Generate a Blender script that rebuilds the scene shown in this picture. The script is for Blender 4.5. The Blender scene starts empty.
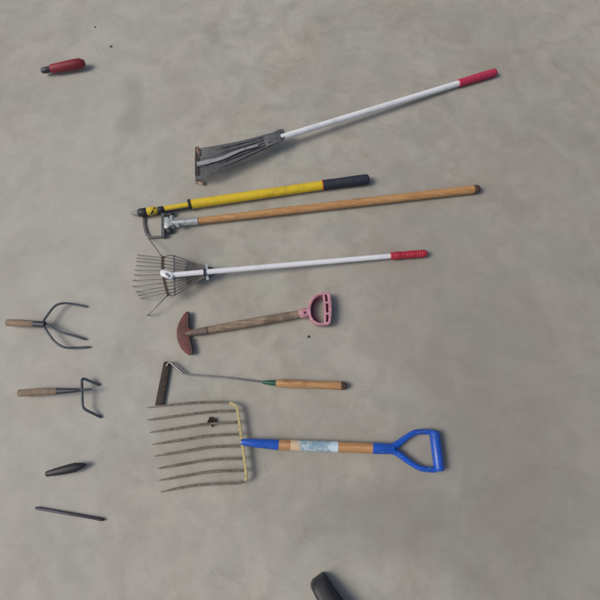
import bpy, bmesh, math, random
from mathutils import Vector, Matrix, noise
random.seed(7)
R = math.radians
S = bpy.context.scene
COL = S.collection

# ------------------------------------------------------------------ camera
CAM_H, TILT, FOV = 1.65, R(20), R(65)
F = 300 / math.tan(FOV / 2)
cd = bpy.data.cameras.new('camera'); cam = bpy.data.objects.new('camera', cd); COL.objects.link(cam)
cam.location = (0, 0, CAM_H); cam.rotation_euler = (TILT, 0, 0)
cd.sensor_width = 36; cd.sensor_height = 36; cd.sensor_fit = 'AUTO'
cd.angle = FOV; cd.clip_start = 0.01; cd.clip_end = 200
S.camera = cam
def P(px, py, z=0.0):
    """where the floor plan point measured on the photo lies, on the plane at height z"""
    x, y = (px - 300) / F, (300 - py) / F
    d = Vector((x, y * math.cos(TILT) + math.sin(TILT), y * math.sin(TILT) - math.cos(TILT)))
    t = (CAM_H - z) / -d.z
    return Vector((0, 0, CAM_H)) + d * t
def U(py):
    """metres per photo pixel on the floor in that row"""
    y = (300 - py) / F
    return CAM_H / (math.cos(TILT) - y * math.sin(TILT)) / F

# ------------------------------------------------------------------ materials
def nodes(name):
    m = bpy.data.materials.new(name); m.use_nodes = True
    nt = m.node_tree; b = nt.nodes['Principled BSDF']
    return m, nt, b
def N(nt, t, **kw):
    n = nt.nodes.new(t)
    for k, v in kw.items():
        if k.startswith('i_'): n.inputs[k[2:]].default_value = v
        else: setattr(n, k, v)
    return n
def coords(nt, scale=(1, 1, 1), rot=(0, 0, 0)):
    tc = N(nt, 'ShaderNodeTexCoord'); mp = N(nt, 'ShaderNodeMapping')
    mp.inputs['Scale'].default_value = scale; mp.inputs['Rotation'].default_value = rot
    nt.links.new(tc.outputs['Object'], mp.inputs['Vector'])
    return mp.outputs['Vector']
def noise_tex(nt, vec, scale, detail=4, rough=.55, dist=0):
    n = N(nt, 'ShaderNodeTexNoise'); n.inputs['Scale'].default_value = scale
    n.inputs['Detail'].default_value = detail; n.inputs['Roughness'].default_value = rough
    n.inputs['Distortion'].default_value = dist
    nt.links.new(vec, n.inputs['Vector']); return n.outputs['Fac']
def maprange(nt, v, a, b, c=0., d=1., smooth=True):
    n = N(nt, 'ShaderNodeMapRange'); n.interpolation_type = 'SMOOTHSTEP' if smooth else 'LINEAR'
    for i, x in zip(('From Min', 'From Max', 'To Min', 'To Max'), (a, b, c, d)): n.inputs[i].default_value = x
    nt.links.new(v, n.inputs['Value']); return n.outputs['Result']
def mix(nt, fac, a, b, mode='MIX'):
    n = N(nt, 'ShaderNodeMix', data_type='RGBA', blend_type=mode)
    for s, v in ((n.inputs[0], fac), (n.inputs[6], a), (n.inputs[7], b)):
        if isinstance(v, (int, float)): s.default_value = v
        elif isinstance(v, tuple): s.default_value = (*v[:3], 1)
        else: nt.links.new(v, s)
    return n.outputs[2]
def math_n(nt, op, a, b):
    n = N(nt, 'ShaderNodeMath', operation=op)
    for s, v in zip(n.inputs, (a, b)):
        if isinstance(v, (int, float)): s.default_value = v
        else: nt.links.new(v, s)
    return n.outputs[0]
def bump(nt, b, h, strength, dist=.002):
    n = N(nt, 'ShaderNodeBump'); n.inputs['Strength'].default_value = strength; n.inputs['Distance'].default_value = dist
    nt.links.new(h, n.inputs['Height']); nt.links.new(n.outputs['Normal'], b.inputs['Normal'])

def paint(name, c, c2, rough=.45, metal=0., scale=40, lo=.4, hi=.7, bmp=.15, spec=.5, scuff=0., chip=(.3, .29, .27), sang=0.):
    """worn coat: colour c with patches of c2"""
    m, nt, b = nodes(name); v = coords(nt)
    f = maprange(nt, noise_tex(nt, v, scale, 6, .65), lo, hi)
    fine = noise_tex(nt, v, scale * 9, 3)
    col = mix(nt, f, c, c2)
    col = mix(nt, .25, col, mix(nt, fine, (.35, .35, .35), (.65, .65, .65)), 'OVERLAY')
    if scuff:
        gr = maprange(nt, noise_tex(nt, v, 16, 7, .72, .6), .48, .72)
        col = mix(nt, math_n(nt, 'MULTIPLY', gr, scuff), col, tuple(x * .45 + .02 for x in c2))
        sc = noise_tex(nt, coords(nt, (14, 240, 240), (0, 0, -sang + .12)), 1.6, 5, .75, .3)
        sm = math_n(nt, 'MULTIPLY', maprange(nt, sc, .59, .64), maprange(nt, noise_tex(nt, v, 30, 3), .46, .6))
        col = mix(nt, math_n(nt, 'MULTIPLY', sm, min(1, scuff * 1.5)), col, chip)
        ch = math_n(nt, 'MULTIPLY', maprange(nt, noise_tex(nt, v, 140, 4, .6), .66, .69), scuff)
        col = mix(nt, ch, col, chip)
    nt.links.new(col, b.inputs['Base Color'])
    nt.links.new(maprange(nt, fine, 0, 1, rough - .1, rough + .15), b.inputs['Roughness'])
    b.inputs['Metallic'].default_value = metal
    b.inputs['Specular IOR Level'].default_value = spec
    bump(nt, b, fine, bmp, .0006)
    return m
def wood(name, c, c2, dirt, ang, rough=.6, dirt_lo=.5, dirt_hi=.75):
    m, nt, b = nodes(name)
    v = coords(nt, (2.2, 45, 45), (0, 0, -ang)); v0 = coords(nt)
    g = noise_tex(nt, v, 3.2, 6, .65, .4); g2 = noise_tex(nt, v, 11, 3, .6)
    col = mix(nt, maprange(nt, g, .35, .66), c, c2)
    col = mix(nt, math_n(nt, 'MULTIPLY', maprange(nt, g2, .52, .72), .45), col, tuple(x * .45 for x in c2))
    col = mix(nt, math_n(nt, 'MULTIPLY', maprange(nt, noise_tex(nt, v0, 22, 6, .7), dirt_lo, dirt_hi), .75), col, dirt)
    line = noise_tex(nt, coords(nt, (3, 130, 130), (0, 0, -ang)), 3.5, 4, .6, .2)
    col = mix(nt, math_n(nt, 'MULTIPLY', maprange(nt, line, .56, .66), .5), col, tuple(x * .5 for x in c2))
    kn = N(nt, 'ShaderNodeTexVoronoi'); kn.inputs['Scale'].default_value = 1.0; nt.links.new(coords(nt, (7, 26, 26), (0, 0, -ang)), kn.inputs['Vector'])
    col = mix(nt, maprange(nt, kn.outputs['Distance'], .06, .17, .55, 0), col, tuple(x * .45 for x in c2))
    nt.links.new(col, b.inputs['Base Color']); b.inputs['Roughness'].default_value = rough
    bump(nt, b, line, .3, .001)
    return m

def concrete():
    m, nt, b = nodes('concrete'); v = coords(nt)
    big = noise_tex(nt, v, .9, 4, .5, .3); mid = noise_tex(nt, v, 4.2, 7, .6, .5)
    small = noise_tex(nt, v, 22, 7, .7); grit = noise_tex(nt, v, 260, 2, .6)
    trowel = noise_tex(nt, coords(nt, (1.3, 5.5, 1), (0, 0, R(24))), 2.6, 5, .6, .8)
    col = mix(nt, maprange(nt, big, .3, .7), (.405, .396, .362), (.442, .436, .402))
    col = mix(nt, math_n(nt, 'MULTIPLY', maprange(nt, mid, .42, .72), .65), col, (.32, .304, .272))
    col = mix(nt, math_n(nt, 'MULTIPLY', maprange(nt, trowel, .5, .78), .5), col, (.445, .432, .392))
    col = mix(nt, math_n(nt, 'MULTIPLY', maprange(nt, small, .5, .75), .4), col, (.29, .275, .247))
    warp = N(nt, 'ShaderNodeTexNoise'); warp.inputs['Scale'].default_value = 5; warp.inputs['Detail'].default_value = 5
    nt.links.new(v, warp.inputs['Vector'])
    def stain_or_light(px, py, rx, ry, ang, amt, c, soft=.6, w=.14):
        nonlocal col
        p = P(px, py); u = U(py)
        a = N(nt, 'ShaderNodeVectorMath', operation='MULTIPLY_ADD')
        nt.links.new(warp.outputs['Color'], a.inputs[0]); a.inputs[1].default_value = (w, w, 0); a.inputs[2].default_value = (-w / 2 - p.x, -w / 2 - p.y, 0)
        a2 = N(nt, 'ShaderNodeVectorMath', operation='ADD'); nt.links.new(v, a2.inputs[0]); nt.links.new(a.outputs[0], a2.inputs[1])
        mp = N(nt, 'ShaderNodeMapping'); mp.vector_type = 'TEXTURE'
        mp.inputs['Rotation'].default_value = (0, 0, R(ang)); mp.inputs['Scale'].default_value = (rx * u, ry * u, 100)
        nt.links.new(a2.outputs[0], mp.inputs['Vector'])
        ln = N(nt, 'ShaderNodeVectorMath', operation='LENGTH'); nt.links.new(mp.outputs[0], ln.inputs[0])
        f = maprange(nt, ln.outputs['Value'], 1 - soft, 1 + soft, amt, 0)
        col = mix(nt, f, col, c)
    tint = maprange(nt, noise_tex(nt, v, 3.1, 5, .6, .4), .38, .62)
    col = mix(nt, .55, col, mix(nt, tint, (.53, .505, .468), (.495, .508, .475)), 'OVERLAY')
    blot = maprange(nt, noise_tex(nt, v, 8.5, 6, .62, .7), .36, .66)
    col = mix(nt, .32, col, mix(nt, blot, (.36, .36, .36), (.62, .62, .62)), 'OVERLAY')
    brown = (.25, .235, .21)
    stain_or_light(134, 92, 9, 22, 8, .62, brown, .6, .1); stain_or_light(130, 122, 13, 20, -10, .75, brown, .55, .1); stain_or_light(122, 148, 5, 14, -22, .35, brown, .5, .08)
    stain_or_light(118, 352, 5, 16, -18, .35, brown, .6, .05); stain_or_light(400, 520, 62, 34, -12, .6, (.27, .255, .23), .5, .12)
    stain_or_light(508, 490, 60, 120, 8, .42, (.225, .21, .192), .95, .3); stain_or_light(585, 360, 190, 380, 0, .5, (.25, .235, .21), .98, .5); stain_or_light(300, 480, 40, 60, 10, .25, (.3, .285, .255), .8, .15)  # wide right patch paints the light's falloff; lower right concrete also darker itself
    stain_or_light(445, 300, 60, 130, 20, .4, (.29, .275, .245), .8, .25); stain_or_light(180, 560, 60, 30, 0, .22, (.3, .29, .26), .8, .2)
    stain_or_light(178, 242, 22, 14, 0, .35, (.27, .26, .235), .7, .05); stain_or_light(330, 90, 70, 50, 30, .25, (.3, .29, .26), .8, .25)
    stain_or_light(250, 545, 70, 20, -20, .25, (.45, .44, .4), .8, .2); stain_or_light(440, 20, 90, 20, 0, .3, (.29, .28, .25), .8, .25)
    stain_or_light(70, 230, 100, 330, 0, .5, (.475, .468, .438), .9, .4)  # left floor lightened in colour to paint the stronger light on that side
    # pits and specks
    vo = N(nt, 'ShaderNodeTexVoronoi'); vo.inputs['Scale'].default_value = 34; nt.links.new(v, vo.inputs['Vector'])
    pit = maprange(nt, vo.outputs['Distance'], .035, .075, 1, 0)
    rare = maprange(nt, noise_tex(nt, v, 9, 3), .52, .62)
    pit = math_n(nt, 'MULTIPLY', pit, rare)
    col = mix(nt, math_n(nt, 'MULTIPLY', pit, .55), col, (.12, .11, .1))
    sand = noise_tex(nt, v, 620, 2, .7)
    col = mix(nt, .45, col, mix(nt, maprange(nt, sand, .3, .7), (.3, .3, .3), (.7, .7, .7)), 'OVERLAY')
    col = mix(nt, .26, col, mix(nt, grit, (.25, .25, .25), (.75, .75, .75)), 'OVERLAY')
    nt.links.new(col, b.inputs['Base Color'])
    nt.links.new(maprange(nt, mid, .3, .7, .62, .8), b.inputs['Roughness'])
    b.inputs['Specular IOR Level'].default_value = .35
    h = math_n(nt, 'ADD', math_n(nt, 'MULTIPLY', small, .8), math_n(nt, 'MULTIPLY', grit, .25))
    h = math_n(nt, 'SUBTRACT', h, math_n(nt, 'MULTIPLY', pit, .5))
    bump(nt, b, h, .28, .003)
    return m

def sticker():
    m, nt, b = nodes('handle_sticker'); v = coords(nt)
    sx = N(nt, 'ShaderNodeSeparateXYZ'); nt.links.new(v, sx.inputs[0])
    n1 = noise_tex(nt, coords(nt, (1, 3, 3)), 38, 4, .6, .5); n2 = noise_tex(nt, coords(nt, (1, .8, .8)), 170, 2, .5)
    col = mix(nt, maprange(nt, n1, .36, .66), (.28, .44, .54), (.58, .68, .70))
    # rows of small print, worn past reading
    w = N(nt, 'ShaderNodeTexWave', bands_direction='Y'); w.inputs['Scale'].default_value = 62; nt.links.new(coords(nt, (1, 1, 1), (0, 0, R(2.6))), w.inputs['Vector'])
    row = math_n(nt, 'MULTIPLY', maprange(nt, w.outputs['Fac'], .6, .8), maprange(nt, n2, .47, .53))
    col = mix(nt, math_n(nt, 'MULTIPLY', row, .7), col, (.08, .17, .32))
    wob = math_n(nt, 'ADD', sx.outputs['X'], math_n(nt, 'MULTIPLY', n1, .05))
    col = mix(nt, maprange(nt, wob, STK0 + .045, STK0 + .062, 1, 0), col, (.70, .53, .35))
    col = mix(nt, maprange(nt, wob, STK1 - .004, STK1 + .006), col, (.62, .76, .86))
    nt.links.new(col, b.inputs['Base Color']); b.inputs['Roughness'].default_value = .35
    return m

# ------------------------------------------------------------------ mesh helpers
def V(*a): return Vector(a)
def tube(bm, pts, rad, seg=16, cap=True, flat=1.0, up=None, dome=0.0):
    """round bar swept along pts; rad is one radius or one per point; flat squeezes it along `up`"""
    pts = [Vector(p) for p in pts]; n = len(pts)
    rad = [rad] * n if isinstance(rad, (int, float)) else list(rad)
    if dome:                                          # rounded ends
        def ends(i, s):
            d = (pts[i] - pts[i + s]).normalized(); out = []
            for a in (25, 50, 72, 86):
                out.append((pts[i] + d * rad[i] * dome * math.sin(R(a)), rad[i] * math.cos(R(a))))
            return out
        A, B = ends(0, 1), ends(-1, -1)
        pts = [p for p, _ in reversed(A)] + pts + [p for p, _ in B]
        rad = [r for _, r in reversed(A)] + rad + [r for _, r in B]; n = len(pts)
    tang = []
    for i in range(n):
        a, b = pts[max(i - 1, 0)], pts[min(i + 1, n - 1)]
        t = (b - a)
        if 0 < i < n - 1:
            t = (pts[i] - pts[i - 1]).normalized() + (pts[i + 1] - pts[i]).normalized()
        tang.append(t.normalized())
    u = Vector(up) if up else (V(0, 0, 1) if abs(tang[0].z) < .9 else V(1, 0, 0))
    rings = []
    for i in range(n):
        t = tang[i]; u = (u - t * u.dot(t)).normalized(); w = t.cross(u)
        k = 1.0
        if 0 < i < n - 1:
            c = (pts[i] - pts[i - 1]).normalized().dot(t); k = 1 / max(c, .6)
        rings.append([bm.verts.new(pts[i] + (u * math.sin(2 * math.pi * j / seg) * flat + w * math.cos(2 * math.pi * j / seg) * k) * rad[i]) for j in range(seg)])
    for a, b in zip(rings, rings[1:]):
        for j in range(seg):
            bm.faces.new((a[j], a[(j + 1) % seg], b[(j + 1) % seg], b[j]))
    if cap:
        bm.faces.new(list(reversed(rings[0]))); bm.faces.new(rings[-1])
    return bm
def strip(bm, pts, wid, thk, side=None):
    """flat strap swept along pts: width across the floor, thickness upward"""
    pts = [Vector(p) for p in pts]; n = len(pts)
    wid = [wid] * n if isinstance(wid, (int, float)) else wid
    rings = []
    for i in range(n):
        t = (pts[min(i + 1, n - 1)] - pts[max(i - 1, 0)]).normalized()
        w = Vector(side) if side else V(0, 0, 1).cross(t)
        w = (w - t * w.dot(t)).normalized(); u = t.cross(w).normalized()
        rings.append([bm.verts.new(pts[i] + w * a * wid[i] / 2 + u * b * thk / 2) for a, b in ((-1, -1), (1, -1), (1, 1), (-1, 1))])
    for a, b in zip(rings, rings[1:]):
        for j in range(4): bm.faces.new((a[j], a[(j + 1) % 4], b[(j + 1) % 4], b[j]))
    bm.faces.new(list(reversed(rings[0]))); bm.faces.new(rings[-1])
    return bm
def plate(bm, outer, holes=(), thk=.01, bev=.0015):
    """flat piece cut to an outline of 3-D points (bottom face), thickness upward, with holes"""
    es = []; new = []
    for loop in (outer, *holes):
        vs = [bm.verts.new(p) for p in loop]; new += vs
        es += [bm.edges.new((vs[i], vs[(i + 1) % len(vs)])) for i in range(len(vs))]
    r = bmesh.ops.triangle_fill(bm, use_beauty=True, use_dissolve=False, edges=es)
    fs = [g for g in r['geom'] if isinstance(g, bmesh.types.BMFace)]
    r = bmesh.ops.extrude_face_region(bm, geom=fs)
    up = [g for g in r['geom'] if isinstance(g, bmesh.types.BMVert)]
    bmesh.ops.translate(bm, verts=up, vec=(0, 0, thk))
    bmesh.ops.recalc_face_normals(bm, faces=bm.faces[:])
    if bev:
        vset = set(new) | set(up)
        sh = [e for e in bm.edges if e.verts[0] in vset and len(e.link_faces) == 2 and e.calc_face_angle(0) > R(60)]
        bmesh.ops.bevel(bm, geom=sh, offset=bev, segments=2, affect='EDGES', profile=.5)
    return bm
def spline(pts, k=6):
    """Catmull-Rom through pts"""
    pts = [Vector(p) for p in pts]; out = []
    q = [pts[0] * 2 - pts[1]] + pts + [pts[-1] * 2 - pts[-2]]
    for i in range(1, len(q) - 2):
        for s in range(k):
            t = s / k; a, b, c, d = q[i - 1:i + 3]
            out.append(.5 * ((2 * b) + (c - a) * t + (2 * a - 5 * b + 4 * c - d) * t * t + (3 * b - a - 3 * c + d) * t ** 3))
    out.append(pts[-1]); return out
def arc_round(pts, r, k=5):
    """polyline with its corners rounded by radius r"""
    pts = [Vector(p) for p in pts]; out = [pts[0]]
    for a, b, c in zip(pts, pts[1:], pts[2:]):
        e, f = (a - b), (c - b); d = min(r, e.length * .45, f.length * .45)
        p, q = b + e.normalized() * d, b + f.normalized() * d
        out += [p.lerp(b, t).lerp(b.lerp(q, t), t) for t in [i / k for i in range(k + 1)]]
    return out + [pts[-1]]
def lerp(a, b, t): return tuple(x + (y - x) * t for x, y in zip(a, b))
def box(bm, c, size, rot=0, bev=.001):
    r = bmesh.ops.create_cube(bm, size=1, matrix=Matrix.Translation(c) @ Matrix.Rotation(rot, 4, 'Z') @ Matrix.Diagonal((*size, 1)))
    if bev: bmesh.ops.bevel(bm, geom=list({e for v in r['verts'] for e in v.link_edges}), offset=bev, segments=2, affect='EDGES')
    return bm
def BM(): return bmesh.new()

def finish(name, bm, mat, org, sharp=38):
    bmesh.ops.recalc_face_normals(bm, faces=bm.faces[:])
    for f in bm.faces: f.smooth = True
    for e in bm.edges:
        if len(e.link_faces) == 2 and e.calc_face_angle(0) > R(sharp): e.smooth = False
    bmesh.ops.translate(bm, verts=bm.verts[:], vec=-org)
    me = bpy.data.meshes.new(name); bm.to_mesh(me); bm.free(); me.materials.append(mat)
    o = bpy.data.objects.new(name, me); COL.objects.link(o)
    return o
def ribs(a, b, prof, n, depth, per=4):
    """points and radii of a grip between a and b: profile prof with n moulded rings"""
    pts, rad = [], []
    m = n * per
    for i in range(m + 1):
        t = i / m; x = t * (len(prof) - 1); k = min(int(x), len(prof) - 2)
        base = prof[k] + (prof[k + 1] - prof[k]) * (x - k)
        pts.append(a.lerp(b, t)); rad.append(base * (1 - depth * (i % per in (0,)) * (2 < i < m - 2)))
    return pts, rad
class Thing:
    def __init__(s, name, label, cat, px, py, group=None):
        s.org = P(px, py); s.e = bpy.data.objects.new(name, None); COL.objects.link(s.e)
        s.e.location = s.org; s.e.empty_display_size = .05
        s.e['label'] = label; s.e['category'] = cat
        if group: s.e['group'] = group
    def part(s, name, bm, mat, parent=None, label=None):
        o = finish(name, bm, mat, s.org); o.parent = parent or s.e
        if label: o['label'] = label
        return o
def single(name, bm, mat, label, cat, org, group=None):
    o = finish(name, bm, mat, org); o.location = org
    o['label'] = label; o['category'] = cat
    if group: o['group'] = group
    return o

# ------------------------------------------------------------------ the concrete floor
bm = BM(); bmesh.ops.create_grid(bm, x_segments=8, y_segments=8, size=30)
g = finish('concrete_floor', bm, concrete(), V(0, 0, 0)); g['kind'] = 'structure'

# ------------------------------------------------------------------ materials in use
STK0, STK1 = 0, 1
M_white = paint('white_enamel', (.86, .88, .92), (.76, .78, .82), .28, 0, 18, .5, .85, .03, scuff=.28, chip=(.3, .3, .3), sang=.15)
M_red = paint('red_rubber', (.46, .022, .05), (.30, .015, .035), .45, 0, 50, .45, .75, .3, scuff=.4, chip=(.5, .2, .2))
M_shadedred = paint('shaded_red_rubber', (.26, .018, .035), (.17, .012, .022), .5, 0, 50, .45, .75, .3, scuff=.4, chip=(.3, .12, .12))  # red rubber, its colour darkened for the shade on the far left grip
M_redpink = paint('crimson_rubber', (.48, .025, .085), (.36, .02, .06), .5, 0, 50, .45, .75, .3, scuff=.4, chip=(.5, .2, .22))
M_steel = paint('dull_steel', (.24, .245, .255), (.15, .145, .14), .42, .75, 60, .4, .7, .25)
M_palesteel = paint('pale_steel', (.42, .43, .44), (.26, .26, .26), .45, .4, 60, .45, .75, .2)
M_tine = paint('grey_spring_steel', (.19, .185, .18), (.125, .105, .09), .5, .5, 60, .45, .7, .25)
M_darksteel = paint('dark_spring_steel', (.17, .175, .185), (.10, .098, .096), .46, .45, 50, .45, .7, .25)
M_rail = paint('brown_rail', (.075, .052, .045), (.045, .035, .032), .6, .2, 60, .4, .7, .3)
M_greyblue = paint('blue_grey_shade', (.13, .15, .165), (.08, .085, .09), .5, .5, 40, .45, .7, .3)
M_yellow = paint('yellow_enamel', (.78, .565, .03), (.64, .43, .03), .34, 0, 24, .5, .8, .08, scuff=.45, chip=(.16, .14, .1), sang=.12)
M_navy = paint('navy_foam', (.020, .026, .045), (.032, .038, .055), .7, 0, 60, .4, .7, .5)
M_black = paint('black_plastic', (.02, .02, .026), (.035, .034, .038), .5, 0, 50, .45, .75, .25)
M_sole = paint('scuffed_dark_sole', (.055, .058, .07), (.03, .031, .036), .6, 0, 60, .4, .7, .4)
M_greyplastic = paint('grey_plastic', (.25, .26, .275), (.18, .185, .19), .5, 0, 40, .4, .7, .2)
M_zinc = paint('zinc_plate', (.52, .56, .56), (.34, .37, .365), .42, .5, 70, .45, .7, .2)
M_blade = paint('rust_red_blade', (.175, .06, .056), (.105, .05, .045), .68, .1, 45, .38, .65, .6, scuff=.6, chip=(.26, .15, .12))
M_oldsock = paint('grey_brown_socket', (.19, .145, .12), (.11, .075, .06), .7, .1, 60, .4, .7, .4)
M_edge = paint('bare_dark_edge', (.045, .036, .033), (.07, .05, .042), .55, .3, 60, .4, .7, .3)
M_pink = paint('faded_pink_plastic', (.58, .31, .36), (.40, .17, .22), .58, 0, 45, .4, .68, .3, scuff=.5, chip=(.6, .45, .48))
M_mauve = paint('mauve_shadow_tint', (.20, .075, .10), (.12, .045, .06), .6, 0, 60, .45, .7, .25)  # shadow colour for the plate inside the D handle rim
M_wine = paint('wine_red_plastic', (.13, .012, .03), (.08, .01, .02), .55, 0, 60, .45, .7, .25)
M_sick = paint('dark_brown_blade', (.030, .0225, .0165), (.060, .040, .027), .7, 0., 60, .42, .7, .4)
M_rod = paint('pale_grey_rod', (.30, .31, .31), (.20, .195, .18), .42, .6, 70, .4, .7, .2)
M_green = paint('green_enamel', (.018, .105, .065), (.014, .06, .04), .45, 0, 50, .45, .75, .2)
M_blue = paint('blue_enamel', (.015, .098, .52), (.012, .075, .40), .3, 0, 30, .5, .8, .2, scuff=.9, chip=(.26, .34, .55), sang=-.04)
M_forktine = paint('weathered_tine_steel', (.22, .20, .165), (.12, .085, .055), .55, .3, 70, .42, .66, .5, scuff=.6, chip=(.34, .32, .28))
M_fbar = paint('chipped_yellow_paint', (.54, .455, .20), (.20, .15, .085), .5, 0, 90, .5, .66, .3)
M_gun = paint('gunmetal', (.07, .075, .088), (.045, .045, .05), .5, .5, 40, .45, .7, .3)
M_cap_brown = paint('rusty_tine_end', (.21, .13, .10), (.10, .075, .07), .65, .1, 90, .45, .65, .4)
M_cap_cream = paint('bare_tine_end', (.55, .44, .34), (.25, .16, .11), .6, .1, 90, .45, .65, .4)
M_redband = paint('red_band', (.55, .06, .03), (.45, .04, .02), .45)
M_dirt = paint('dark_litter', (.03, .024, .02), (.055, .04, .03), .85, 0, 120, .4, .7, .6)
M_stone = paint('dark_grit', (.09, .085, .078), (.05, .047, .044), .85, 0, 200, .4, .7, .6)
M_violet = paint('dark_violet_steel', (.075, .07, .095), (.05, .045, .055), .45, .4, 40, .45, .7, .25)
def ang(a, b):
    p, q = P(*a), P(*b); return math.atan2(q.y - p.y, q.x - p.x)
M_ash = wood('varnished_pole_wood', (.60, .345, .150), (.44, .225, .085), (.30, .16, .075), ang((197, 221), (474, 189)), .5, .55, .8)
M_weath = wood('weathered_grey_wood', (.37, .28, .20), (.25, .18, .125), (.14, .105, .08), ang((192, 333), (299, 314)), .8, .42, .68)
M_hand = wood('honey_handle_wood', (.56, .325, .145), (.40, .205, .085), (.20, .11, .06), ang((276, 383), (340, 386)), .55, .52, .76)
M_fwood = wood('orange_handle_wood', (.60, .335, .155), (.48, .25, .105), (.33, .17, .08), ang((278, 445), (373, 448)), .5, .55, .8)
M_endgrain = wood('dirty_end_wood', (.13, .08, .055), (.08, .05, .035), (.05, .035, .03), 0, .8)

# ------------------------------------------------------------------ closed wire rake, top of the row
T = Thing('wire_rake', 'grey wire rake with its tines folded into a narrow bundle, white handle and crimson grip', 'rake', 285, 140)
u = U(110); rs = 2.9 * u
a, b = P(281, 137.5, .052), P(459, 83.2, .018)
T.part('handle', tube(BM(), [a, b], rs, 20), M_white)
gd = P(495, 72.3, .0175)
T.part('grip', tube(BM(), *ribs(b, gd, [rs * x for x in (1.3, 1.3, 1.33, 1.38, 1.4, 1.42, 1.3)], 16, .09), 20, dome=.4), M_redpink)
hub = plate(BM(), [P(x, y, .054) for x, y in ((263, 138.5), (280, 130), (284, 130.5), (285.6, 136), (283.5, 141.5), (267, 147.5))], thk=.007, bev=.0015)
hub = T.part('hub_plate', hub, M_darksteel)
for x, y in ((280, 133.2), (281, 139), (269, 142.5)):
    c = P(x, y, .061); bm = BM(); tube(bm, [c - V(0, 0, .001), c + V(0, 0, .004)], [.0045, .0035], 12); T.part('rivet', bm, M_steel, hub)
NT = 15
for i in range(NT):
    t = i / (NT - 1)
    st = P(*lerp((279, 131.5), (281, 141), t), .052)
    m1 = P(*lerp((240, 141.8), (246, 157.5), t), .056 + .003 * math.sin(i * 2.1))
    e0 = P(*lerp((200.5, 149), (204, 177), t), .056)
    e1 = P(*lerp((196, 151), (197, 177.5), t), .050)
    e2 = P(*lerp((195, 158), (195.5, 183), t), .004)
    pts = spline([st, m1, e0], 8)[:-1] + arc_round([e0, e1, e2], .02, 5)
    tn = T.part('tine', strip(BM(), pts, .0062, .0016, side=(0, 1, 0)), M_darksteel)
    if i in (0, NT - 1):
        p = P(197.2, 147.2, .060) if i == 0 else P(197, 180.8, .020)
        q = P(199.6, 155, .060) if i == 0 else P(203, 183.4, .012)
        bm = BM(); tube(bm, [p, p.lerp(q, .5), q], [.006, .0095, .006], 12, flat=.6, dome=.6)
        T.part('tine_cap', bm, M_cap_brown if i == 0 else M_cap_cream, tn)
pts = spline([P(258, 145.2, .066), P(240, 150.5, .067), P(221, 158.3, .067), P(197, 164.2, .065)], 6)
T.part('brace_strap', strip(BM(), pts, [.008 + .012 * i / (len(pts) - 1) for i in range(len(pts))], .002), M_palesteel)
T.part('spreader_bar', strip(BM(), [P(196.6, 147.5, .060), P(196.4, 175, .060)], .011, .005), M_rail)

# ------------------------------------------------------------------ yellow pole
T = Thing('weed_puller', 'yellow pole with navy foam grip and grey pointed tip, below the folded rake', 'pole tool', 250, 197)
def zP(x, y, z): return P(x, y, z)
A0, A1 = (191, 204.2), (322, 185.3)
u = U(196); rt = 4.6 * u
T.part('pole', tube(BM(), [zP(*A0, .026), zP(*A1, .021)], rt, 20), M_yellow)
T.part('collar', tube(BM(), [zP(188.6, 204.6, .026), zP(191.2, 204.1, .026)], rt * 1.12, 20), M_black)
b0, b1 = zP(322, 185.3, .021), zP(323.6, 185.05, .021)
T.part('grip_band', tube(BM(), [b0, b1], rt * 1.08, 20), M_redband)
g0, g1 = zP(323.4, 185.05, .022), zP(367.5, 179.2, .022)
T.part('grip', tube(BM(), *ribs(g0, g1, [rt * x for x in (1.1, 1.13, 1.08, 1.1, 1.12, 1.14, 1.16, 1.08)], 18, .045), 22, dome=.35), M_navy)
inn = T.part('inner_rod', tube(BM(), [zP(163.5, 208.8, .026), zP(189, 204.6, .026)], 2.6 * u, 16), M_yellow)
strap = strip(BM(), [zP(163, 211.9, .022), zP(189, 207.6, .022)], .007, .010); T.part('dark_lower_strip', strap, M_gun)  # dark strip along the lower edge of the inner rod
T.part('joint', tube(BM(), [zP(157, 210.2, .028), zP(159, 209.8, .028), zP(163, 209.1, .027), zP(165, 208.6, .026)], [.008, .013, .012, .009], 16), M_black)
cup = tube(BM(), [zP(147.2, 211.6, .027), zP(150, 211.1, .027), zP(155, 210.4, .027), zP(157.6, 210, .027)], [.015, .0165, .0155, .010], 18)
cup = T.part('head', cup, M_yellow)
bm = BM(); tube(bm, [zP(151, 214, .036), zP(154.5, 208, .040)], .0035, 10, dome=.6); T.part('slot_mark', bm, M_black, cup)
T.part('socket', tube(BM(), [zP(138.6, 213, .024), zP(140, 212.7, .025), zP(146, 211.9, .026), zP(147.6, 211.6, .026)], [.013, .0165, .0168, .014], 18), M_black)
T.part('tip', tube(BM(), [zP(131, 213.8, .008), zP(133.5, 213.6, .012), zP(139, 213, .021)], [.003, .0075, .0125], 16, dome=.6), M_greyplastic)

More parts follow.
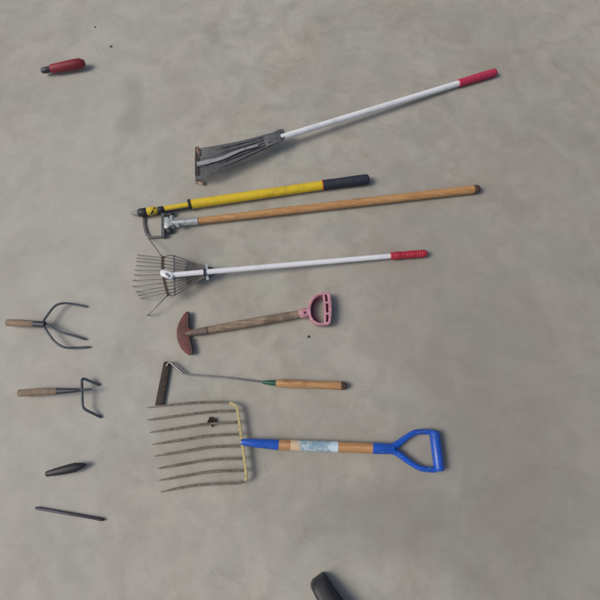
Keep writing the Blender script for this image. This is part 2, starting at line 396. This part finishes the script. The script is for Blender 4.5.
# ------------------------------------------------------------------ stirrup hoe
T = Thing('stirrup_hoe', 'long plain wooden pole with a zinc ferrule and dark wire stirrup loop head', 'hoe', 335, 205)
u = U(205); rw = 3.9 * u
a, b = P(196, 221.2, .022), P(473.5, 189.3, .019)
T.part('handle', tube(BM(), [a.lerp(b, t) for t in (0, .02, .3, .7, .97, 1)], [rw * x for x in (.78, .84, .95, 1.03, 1.08, 1.06)], 20), M_ash)
c = P(479, 188.7, .019)
T.part('end_cap', tube(BM(), [b, b.lerp(c, .6), c], [rw * 1.1, rw * 1.08, rw * .85], 20, dome=.25), M_endgrain)
fe = tube(BM(), [P(169.5, 223.5, .024), P(173, 223.2, .024), P(198.2, 221, .022)], [rw * .74, rw * .82, rw * .96], 18)
fe = T.part('ferrule', fe, M_zinc)
br = plate(BM(), [P(x, y, .024) for x, y in ((165, 218.6), (168.4, 218.2), (170.2, 220), (174, 220.4), (174, 226), (170.2, 227.2), (168.4, 229.6), (165, 229.4))], thk=.012, bev=.002)
br = T.part('bracket', br, M_zinc)
for x, y in ((172.4, 218.4), (178.4, 226)):
    bm = BM(); c = P(x, y, .026); tube(bm, [c, c + V(0, 0, .012)], .0085, 6); tube(bm, [c + V(0, 0, .012), c + V(0, 0, .017)], [.005, .0042], 10)
    T.part('bolt', bm, M_zinc, br)
for x, y, s in ((171.2, 215, .010), (169.8, 231, .013)):
    bm = BM(); c = P(x, y, .010); tube(bm, [c, c + V(0, 0, .012)], [s, s * .8], 14, dome=.25); T.part('pivot_knob', bm, M_gun, br)
T.part('back_plate', strip(BM(), [P(163.2, 214, .014), P(163.4, 237.6, .014)], .012, .016), M_greyblue)
lp = arc_round([P(162.4, 236.6, .010), P(147.4, 237.6, .008), P(143.6, 224, .006), P(144.4, 212.8, .006), P(162, 214.4, .010)], .022, 6)
T.part('stirrup_blade', strip(BM(), lp, .0085, .006), M_tine)

# ------------------------------------------------------------------ open wire rake
T = Thing('wire_rake', 'wire rake with its tines fanned wide open, white handle and bright red grip', 'rake', 205, 275)
u = U(262); rs = 2.65 * u
a, b = P(170, 275.2, .060), P(391, 256, .018)
T.part('handle', tube(BM(), [a, b], rs, 20), M_white)
gd = P(426, 253.3, .018)
T.part('grip', tube(BM(), *ribs(b, gd, [rs * x for x in (1.32, 1.5, 1.56, 1.4, 1.36, 1.5, 1.54, 1.42, 1.46, 1.5, 1.2)], 14, .07), 20, dome=.35), M_red)
soc = plate(BM(), [P(x, y, .052) for x, y in ((161, 273.2), (163.5, 271), (168, 272.2), (174.2, 274.2), (174.8, 278.2), (172.5, 280.6), (167, 278.8), (162, 277.2))], thk=.02, bev=.005)
soc = T.part('socket', soc, M_white)
bm = BM(); strip(bm, [P(165.5, 273.4, .0735), P(169.6, 276.6, .0735)], .008, .003); T.part('latch', bm, M_greyplastic, soc)
T.part('spreader_bar', strip(BM(), spline([P(162.8, 256.4, .050), P(162.6, 266, .050), P(163.2, 275, .050), P(165.6, 286, .050), P(168.3, 295.5, .050)], 4), .0095, .006), M_rail)
T.part('guide_bar', strip(BM(), [P(174, 255, .042), P(174.3, 275, .042), P(175, 295.5, .042)], .0055, .004), M_greyblue)
rg = tube(BM(), [P(204, 272.4, .054), P(206, 272.25, .054)], rs * 1.35, 18)
rg = T.part('slide_ring', rg, M_black)
bm = BM(); strip(bm, [P(206.5, 264, .047), P(207.6, 280, .047)], .009, .003); T.part('slide_tab', bm, M_zinc, rg)
T.part('tine_clamp', tube(BM(), [P(206.5, 272, .040), P(210, 271.9, .040), P(215, 271.4, .041)], [.020, .022, .012], 14, flat=.45, dome=.3), M_gun)
T.part('fan_shade_plate', plate(BM(), [P(x, y, .0355) for x, y in ((213, 269.6), (206, 267.4), (187, 261.6), (184.5, 272.6), (187, 285), (206, 277.4), (213, 273.4))], thk=.0025, bev=0), M_greyblue)  # plate added below the tines, standing for shadow between hub and guide bar
tips = [(137, 255), (136.4, 258), (136, 261.2), (136, 265.5), (135, 270), (134, 275), (132.5, 280.5), (132.6, 286.5), (136, 292), (138, 295.2), (140.5, 298.6)]
bars = [(162.8, 257.5), (162.7, 260.6), (162.6, 263.8), (162.6, 267.2), (162.8, 270.8), (163.2, 275), (163.9, 279.2), (164.7, 283), (165.7, 286.6), (166.6, 289.6), (167.4, 292.6)]
allt = [((148.3, 238.5), (162.8, 256.6))] + list(zip(tips, bars)) + [((147.6, 315.4), (168.2, 295))]
for i, (tp, bp) in enumerate(allt):
    f = i / (len(allt) - 1)
    g0 = lerp((174, 255.8), (175, 294.8), f)
    p0 = P(*lerp((209, 269.2), (209, 274.6), f), .041)
    p1 = P(*g0, .0455); p2 = P(*bp, .0455)
    ex = lerp(tp, bp, .10 if 0 < i < len(allt) - 1 else .06)
    p3 = P(*lerp(tp, bp, .45), .040); p4 = P(*ex, .026); p5 = P(*tp, .003)
    pts = spline([p0, p1, p2, p3, p4], 5)[:-1] + arc_round([p4, p4.lerp(p5, .4) + V(-.001, 0, .002), p5], .012, 4)
    k = len(pts); rr = .0016 if 0 < i < len(allt) - 1 else .0021
    T.part('tine', tube(BM(), pts, [rr + .0012 * max(0, 1 - j / 7) for j in range(k)], 6), M_tine)

# ------------------------------------------------------------------ half moon edger
T = Thing('half_moon_edger', 'rusty red half moon edger with weathered wooden shaft and faded pink D handle', 'edger', 245, 326)
outl = [(186.4, 311.8), (183.5, 315), (181, 319), (178.6, 324), (177.1, 329), (176.8, 334), (177.4, 339), (179, 344), (181.4, 348.8), (185, 352.8), (188.5, 355), (191, 355.5), (192.2, 353.6),
        (191.8, 349.5), (190.8, 344.8), (189.4, 341), (189.2, 337.5), (191, 336), (192.8, 335.4), (192.4, 330.6), (190.4, 329.4), (188.4, 327), (187.8, 323), (188.4, 318), (188.6, 313.5), (187.6, 311.6)]
T.part('blade', plate(BM(), [P(x, y, .012) for x, y in outl], thk=.004, bev=.001), M_blade)
ridge = [(188.3, 312.5), (188.6, 318), (188, 323), (188.8, 327.2)]
bm = BM(); tube(bm, spline([P(x, y, .018) for x, y in ridge], 4), [.0045] * 12 + [.003], 8, dome=.5); T.part('tread_edge_shadow', bm, M_edge)  # dark rear edge, thickened to include its shadow in the shape
ridge = [(189.6, 338.5), (189.8, 341.5), (191, 345), (192, 350), (192, 354)]
bm = BM(); tube(bm, spline([P(x, y, .018) for x, y in ridge], 4), [.0045] * 16 + [.003], 8, dome=.5); T.part('tread_edge_shadow', bm, M_edge)
u = U(325); re = 4.1 * u
a, b = P(191, 333.1, .018), P(300, 314, .024)
T.part('socket', tube(BM(), [P(186, 333.8, .017), P(190, 333.2, .019), P(196, 332.2, .0205), P(207.5, 330.3, .0205)], [.006, .0095, .0125, .0142], 16), M_oldsock)
T.part('shaft', tube(BM(), [a.lerp(b, t) for t in (.06, .15, .35, .6, .85, 1)], [re * x for x in (.74, .88, 1.0, 1.06, 1.02, .92)], 18), M_weath)
D_out = [(308.8, 309.4), (308.4, 304.6), (311.6, 300.2), (316, 297), (320, 295.2), (326.6, 294.6), (329.8, 296.4), (331.2, 305), (331.3, 316), (330.2, 324.8), (327, 327), (317.4, 326.8), (312, 323.6), (309.2, 319), (308.8, 316.4), (303, 317.6), (298.6, 317.8), (298, 311.2), (302, 310.4)]
hole = [(310.5, 311), (311.8, 304.6), (315.4, 300), (319.4, 297.6), (322.6, 297), (323.2, 305), (323.9, 315), (323.9, 324.9), (317.8, 324.8), (313.2, 321.6), (310.9, 317)]
slots = [[(324.6, 297), (327, 297), (327.7, 303.6), (325.4, 303.8)], [(325.6, 305.9), (328.0, 305.6), (328.4, 314.6), (326, 314.8)], [(326.2, 317), (328.4, 316.8), (328, 323.9), (325.8, 324)]]
T.part('d_handle', plate(BM(), [P(x, y, .012) for x, y in D_out], [[P(x, y, .012) for x, y in h] for h in [hole] + slots], thk=.028, bev=.0022), M_pink)
for s in slots:
    cx = sum(p[0] for p in s) / 4; cy = sum(p[1] for p in s) / 4
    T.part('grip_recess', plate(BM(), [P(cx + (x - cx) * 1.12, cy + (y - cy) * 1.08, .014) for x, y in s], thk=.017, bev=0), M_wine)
T.part('neck_boss', tube(BM(), [P(298.6, 314.4, .025), P(301, 314.1, .026), P(305.5, 313.7, .026), P(309.5, 313.5, .026)], [.0105, .0155, .0155, .011], 16), M_pink)
rim_shadow = [(310.2, 311), (311.4, 304.4), (315.2, 299.6), (319.3, 297.2), (321.4, 298.6), (317.2, 302.4), (315, 307.4), (314.2, 312), (315, 317), (317.6, 321), (321.6, 323.6), (317.6, 325.2), (313, 322), (310.6, 317)]
T.part('rim_shadow', plate(BM(), [P(x, y, .010) for x, y in rim_shadow], thk=.010, bev=.0015), M_mauve)  # mauve plate inside the rim stands for the rim's shadow on the floor
bm = BM(); c = P(304.8, 312.6, .040); tube(bm, [c, c + V(0, 0, .003)], [.005, .004], 12); T.part('screw', bm, M_wine)

# ------------------------------------------------------------------ weeding hook
T = Thing('weeding_hook', 'short handled weeding hook with dark flat blade, thin bent rod and green ferrule', 'weeder', 262, 384)
bl = plate(BM(), [P(x, y, .006) for x, y in ((163.9, 362.6), (165, 361.8), (169.8, 362), (170.6, 363.4), (163.6, 405), (155.2, 405.4))], thk=.005, bev=.001)
T.part('blade', bl, M_sick)
rod = arc_round([P(166.5, 366, .013), P(169.6, 361.4, .016), P(177, 368.2, .017), P(184.8, 374.4, .014), P(225, 377.4, .014), P(264, 382.2, .016)], .012, 5)
T.part('shank', tube(BM(), rod, .0029, 10, dome=.5), M_rod)
bm = BM(); tube(bm, [P(170.3, 362.2, .0165), P(177, 368.2, .0175), P(184, 374, .0145)], [.0035, .005, .0042], 10); T.part('weld', bm, M_rod)
u = U(383)
T.part('ferrule', tube(BM(), [P(262, 382.1, .016), P(264, 382.3, .016), P(272, 382.8, .017), P(276.4, 383.1, .017)], [.004, .0065, .0095, .0105], 16), M_green)
h0, h1 = P(276, 383.1, .017), P(341, 385.6, .016)
T.part('handle', tube(BM(), [h0.lerp(h1, t) for t in (0, .04, .25, .5, .75, .93, 1)], [u * x for x in (3.2, 3.8, 4.15, 3.9, 3.75, 4.2, 4.15)], 20), M_hand)
h2 = P(346, 385.8, .016)
T.part('end_cap', tube(BM(), [h1, h1.lerp(h2, .6), h2], [u * 4.2, u * 4.0, u * 3], 18, dome=.3), M_endgrain)

# ------------------------------------------------------------------ manure fork
T = Thing('manure_fork', 'eight tined fork with yellow crossbar, blue socket, stickered wooden shaft and blue D grip', 'fork', 262, 446)
ft = [[(147.6, 407.6), (172, 404.6), (200, 402.5), (224, 402.3), (232, 403.8), (236, 407), (237.4, 411)],
      [(147.8, 420), (175, 416.2), (206, 412.2), (236.5, 410.8)], [(150, 432.4), (176, 428.4), (206, 424), (237.5, 422.4)],
      [(152, 444.4), (178, 440.4), (207, 436), (239, 434.2)], [(155, 456), (180, 452), (208, 447.4), (240.8, 446)],
      [(158, 468.4), (182, 464.2), (210, 459.8), (242.4, 458.6)], [(159, 480.4), (184, 476), (211, 471.8), (244, 470.6)],
      [(161, 492), (180, 487.8), (200, 485), (230, 483.6), (240, 482.8), (245, 479.8), (246.6, 473)]]
for pl in ft:
    n = len(pl); x0, x1 = pl[0][0], pl[-1][0]
    pts = spline([P(x, y, .005 + .022 * min(1, ((x - x0) / (238 - x0)) ** .8)) for x, y in pl], 6)
    k = len(pts)
    T.part('tine', tube(BM(), pts, [.0016 + .0020 * min(1, i / (k * .18)) + .0004 * i / k for i in range(k)], 10, dome=1), M_forktine)
T.part('crossbar', strip(BM(), [P(229.5, 403, .027), P(233.4, 404.5, .0275), P(236, 406.6, .028), P(237.3, 409.5, .028), P(239, 420, .0285), P(241.6, 440, .0285), P(244.6, 461, .0285), P(246.4, 475.5, .028), P(246.2, 478, .0278), P(244.4, 480.8, .0275)], .0082, .013), M_fbar)
T.part('socket', tube(BM(), [P(241.4, 441.9, .033), P(243.5, 442.1, .033), P(258, 443.2, .031), P(278.4, 444.8, .0265)], [.009, .0112, .0145, .0172], 20), M_blue)
u = U(447)
a, b = P(277.5, 444.7, .0265), P(374, 448.2, .021)
T.part('shaft', tube(BM(), [a, a.lerp(b, .5), b], [.0166, .0172, .0166], 22), M_fwood)
s0, s1 = a.lerp(b, .135), a.lerp(b, .625); STK0, STK1 = s0.x - T.org.x, s1.x - T.org.x
T.part('sticker', tube(BM(), [s0, s0.lerp(s1, .5), s1], .0177, 22, cap=False), sticker())
T.part('collar', tube(BM(), [P(372.4, 448.1, .021), P(374, 448.2, .021), P(388, 448.7, .0205), P(394, 448.9, .020)], [.0172, .0182, .0176, .015], 20), M_blue)
zc = .020
up = spline([P(388, 448.2, zc), P(396, 445, zc), P(405, 438.4, zc), P(413, 433.2, zc), P(420, 431.8, zc), P(432, 431.8, zc)], 5)
T.part('yoke_arm', tube(BM(), up, [.013 - .004 * min(1, i / 12) for i in range(len(up))], 14, flat=.85), M_blue)
dn = spline([P(388, 449.4, zc), P(396, 452.2, zc), P(408, 461, zc), P(418, 467.2, zc), P(426, 469.2, zc), P(436, 469.8, zc)], 5)
T.part('yoke_arm', tube(BM(), dn, [.013 - .004 * min(1, i / 12) for i in range(len(dn))], 14, flat=.85), M_blue)
q0, q1 = P(434.3, 431.4, zc), P(439.4, 470.6, zc)
T.part('grip', tube(BM(), [q0.lerp(q1, t) for t in (0, .06, .5, .94, 1)], [.0150, .0172, .0178, .0172, .0150], 20, dome=.2), M_blue)

# ------------------------------------------------------------------ tools cut by the left edge
def rod_tip(bm, pts, r, tip=.6):
    pts = [P(*p) for p in pts]
    tube(bm, pts, [r * tip] + [r] * (len(pts) - 1), 10, dome=.8)
    return bm
T = Thing('hand_fork', 'dark tool with thin steel prongs at the far left, level with the half moon edger', 'cultivator', 40, 330)
for pr in ([(86.3, 306.6, .006), (75, 304.4, .014), (64, 303.2, .024), (55, 306, .030), (46, 317, .031), (43, 322, .031)],
           [(85.3, 339.4, .006), (75, 336.2, .014), (62, 332.4, .024), (50, 327, .030), (42, 325, .031)],
           [(89.3, 347, .006), (75, 347.8, .014), (64, 347.2, .024), (54, 341, .030), (45, 328.5, .031), (43, 325.4, .031)]):
    pts = spline([P(*p) for p in pr], 5)
    T.part('prong', tube(BM(), pts, [.0032] + [.0042] * (len(pts) - 1), 10, dome=.8), M_greyblue)
T.part('socket', tube(BM(), [P(45, 324.6, .031), P(40, 324.2, .031), P(33, 323.8, .029)], [.011, .0115, .011], 16), M_gun)
T.part('handle', tube(BM(), [P(34, 323.8, .029), P(22, 323.2, .027), P(8, 322.6, .025)], [.0115, .0135, .0125], 16, dome=.6), M_weath)
T = Thing('claw_cultivator', 'blue grey claw with two bent prongs and a straight centre spike, far left', 'cultivator', 60, 392)
pts = arc_round([P(98.4, 384.8, .005), P(81.6, 377.6, .030), P(82, 393, .034), P(82.6, 408.4, .030), P(100.2, 417, .005)], .014, 5)
T.part('prong_bow', tube(BM(), pts, .0046, 10, dome=.8), M_greyblue)
T.part('centre_prong', rod_tip(BM(), [(91.8, 389.2, .036), (82, 389.9, .042), (74, 390.4, .042)], .0045), M_greyblue)
T.part('socket', tube(BM(), [P(80, 390, .042), P(76, 390.3, .042), P(66, 390.8, .040), P(56, 391.2, .036)], [.005, .007, .009, .011], 14), M_gun)
T.part('handle', tube(BM(), [P(57, 391.2, .0362), P(40, 392, .031), P(20, 393, .025)], [.0115, .0135, .0125], 16, dome=.6), M_weath)
T = Thing('pointed_bar', 'blunt black pointed bar at the far left, between the claw and the thin rod', 'bar', 60, 469)
T.part('bar', tube(BM(), [P(86, 464.8, .020), P(83, 465.2, .022), P(75, 467.4, .020), P(66, 469.5, .020), P(56, 471.7, .019), P(47, 473.8, .016)], [.003, .0075, .015, .0145, .012, .009], 14, flat=.8, dome=.6), M_black)
T = Thing('thin_rod', 'thin dark violet metal rod with blackened tip, lowest thing on the far left', 'rod', 90, 517)
T.part('rod', tube(BM(), [P(98, 518.8, .007), P(75, 514.8, .007), P(36, 508.1, .007)], .0045, 12, dome=.5), M_violet)
T.part('tip', tube(BM(), [P(103.6, 519.9, .0055), P(101, 519.4, .0065), P(97.6, 518.8, .007)], [.0035, .0049, .0051], 12, dome=.6), M_edge)
T = Thing('red_grip', 'rounded red hand grip end at the far left, highest of the things on the floor', 'grip', 60, 70)
e0, e1 = P(83.4, 62.8, .030), P(52, 68.8, .028)
T.part('sleeve', tube(BM(), [e0, e0.lerp(e1, .08), e0.lerp(e1, .3), e0.lerp(e1, .6), e1], [.015, .021, .0225, .021, .019], 18, dome=.5), M_shadedred)
T.part('ferrule', tube(BM(), [e1.lerp(e0, .02), P(45, 70.2, .026), P(42, 70.8, .025)], [.0135, .0135, .011], 16, dome=.3), M_gun)

# ------------------------------------------------------------------ black shoe at the bottom edge
T = Thing('shoe', 'blunt black shoe toe cut off by the bottom edge', 'shoe', 326, 595)
t0 = P(316.6, 577.6); ax = (P(331.8, 604) - t0); ax.z = 0; ax.normalize(); sd = V(-ax.y, ax.x, 0)
def loft(bm, secs, e=2.8, seg=28):
    rings = []
    for s, w, z0, z1, sh in secs:
        c = t0 + ax * s + V(0, 0, (z0 + z1) / 2) + sd * sh; h = (z1 - z0) / 2; ring = []
        for j in range(seg):
            a = 2 * math.pi * j / seg; ca, sa = math.cos(a), math.sin(a)
            ring.append(bm.verts.new(c + sd * w * math.copysign(abs(ca) ** (2 / e), ca) + V(0, 0, h * math.copysign(abs(sa) ** (2 / e), sa))))
        rings.append(ring)
    for a, b in zip(rings, rings[1:]):
        for j in range(seg): bm.faces.new((a[j], a[(j + 1) % seg], b[(j + 1) % seg], b[j]))
    bm.faces.new(list(reversed(rings[0]))); bm.faces.new(rings[-1]); return bm
T.part('upper', loft(BM(), [(-.002, .014, .014, .024, .004), (.001, .022, .013, .034, .003), (.008, .0255, .012, .043, .001), (.022, .0275, .012, .050, 0), (.05, .029, .012, .056, 0), (.09, .034, .012, .064, 0), (.13, .037, .012, .078, 0), (.17, .034, .012, .092, 0), (.22, .033, .012, .100, 0), (.265, .030, .012, .098, 0), (.278, .018, .016, .086, 0)]), M_black)
T.part('sole', loft(BM(), [(-.004, .018, .001, .013, .004), (.002, .027, .001, .0145, .002), (.012, .029, .001, .015, 0), (.05, .0315, .001, .015, 0), (.09, .036, .001, .015, 0), (.15, .037, .001, .016, 0), (.22, .035, .001, .018, 0), (.27, .032, .001, .018, 0), (.284, .02, .001, .017, 0)], 5), M_sole)

# ------------------------------------------------------------------ litter
def crumb(px, py, r, name, label, cat, mat, group=None, squash=.6):
    bm = BM(); bmesh.ops.create_icosphere(bm, subdivisions=2, radius=1)
    for v in bm.verts:
        k = 1 + .55 * noise.noise(v.co * 1.7 + V(px, py, 0))
        v.co = V(v.co.x * r * k, v.co.y * r * k, (v.co.z * k + .8) * r * squash)
    o = P(px, py); bmesh.ops.translate(bm, verts=bm.verts[:], vec=o)
    return single(name, bm, mat, label, cat, o, group)
bm = BM(); o = P(212, 421.2)
for k in range(7):
    a = k * 2.4; c = o + V(.008 * math.cos(a), .008 * math.sin(a), .004 + .0012 * (k % 4)); d = V(math.cos(a * 1.7), math.sin(a * 1.7), .25 * math.sin(k)) ; s = V(-d.y, d.x, .3 * math.cos(k * 3))
    L, W = .010 + .003 * (k % 3), .0065
    vs = [bm.verts.new(c + d * L * i + s * W * j * (1 - abs(i)) + V(0, 0, .004 * i * i)) for i, j in ((-1, 0), (-.4, 1), (.4, 1), (1, 0), (.4, -1), (-.4, -1))]
    bm.faces.new(vs)
for k in range(1):
    a = .4 + k * 1.9; tube(bm, [o + V(0, 0, .004), o + V(.015 * math.cos(a), .015 * math.sin(a), .006), o + V(.024 * math.cos(a + .3), .024 * math.sin(a + .3), .003)], [.0012, .001, .0006], 6)
single('dead_leaf', bm, M_dirt, 'small crumpled dark dead leaf lying between the tines of the fork', 'leaf', o)
crumb(308.6, 336.8, .0048, 'pebble', 'tiny dark pebble just below the pink D handle', 'pebble', M_stone, 'specks of grit on the floor')
crumb(110.8, 46.8, .0052, 'pebble', 'tiny dark pebble on bare concrete right of the red grip end', 'pebble', M_stone, 'specks of grit on the floor')
crumb(95.2, 27.2, .0042, 'pebble', 'faint grey speck of grit nearest the top left corner', 'pebble', M_stone, 'specks of grit on the floor', .4)

# ------------------------------------------------------------------ light: soft overcast from the left
SUN_EL, SUN_AZ = R(46), R(-100)          # azimuth clockwise from +Y; -100 deg = from the left, a touch from below
wd = bpy.data.worlds.new('World'); S.world = wd; wd.use_nodes = True
nt = wd.node_tree; bg = nt.nodes['Background']
sky = nt.nodes.new('ShaderNodeTexSky'); sky.sky_type = 'NISHITA'; sky.sun_disc = False
sky.sun_elevation = SUN_EL; sky.sun_rotation = SUN_AZ; sky.air_density = 1.0; sky.dust_density = 5.0; sky.ozone_density = 1.0
nt.links.new(sky.outputs[0], bg.inputs['Color']); bg.inputs['Strength'].default_value = .085
ld = bpy.data.lights.new('sun', 'SUN'); ld.energy = 1.5; ld.angle = R(24); ld.color = (1, .95, .88)
sun = bpy.data.objects.new('sun', ld); COL.objects.link(sun)
dirv = V(math.sin(SUN_AZ) * math.cos(SUN_EL), math.cos(SUN_AZ) * math.cos(SUN_EL), math.sin(SUN_EL))
sun.rotation_euler = dirv.to_track_quat('Z', 'Y').to_euler(); sun.location = dirv * 6

S.render.engine = 'CYCLES'
S.render.resolution_x = S.render.resolution_y = 1024
S.view_settings.view_transform = 'Standard'; S.view_settings.look = 'None'; S.view_settings.exposure = 0
S.cycles.filter_width = 1.7
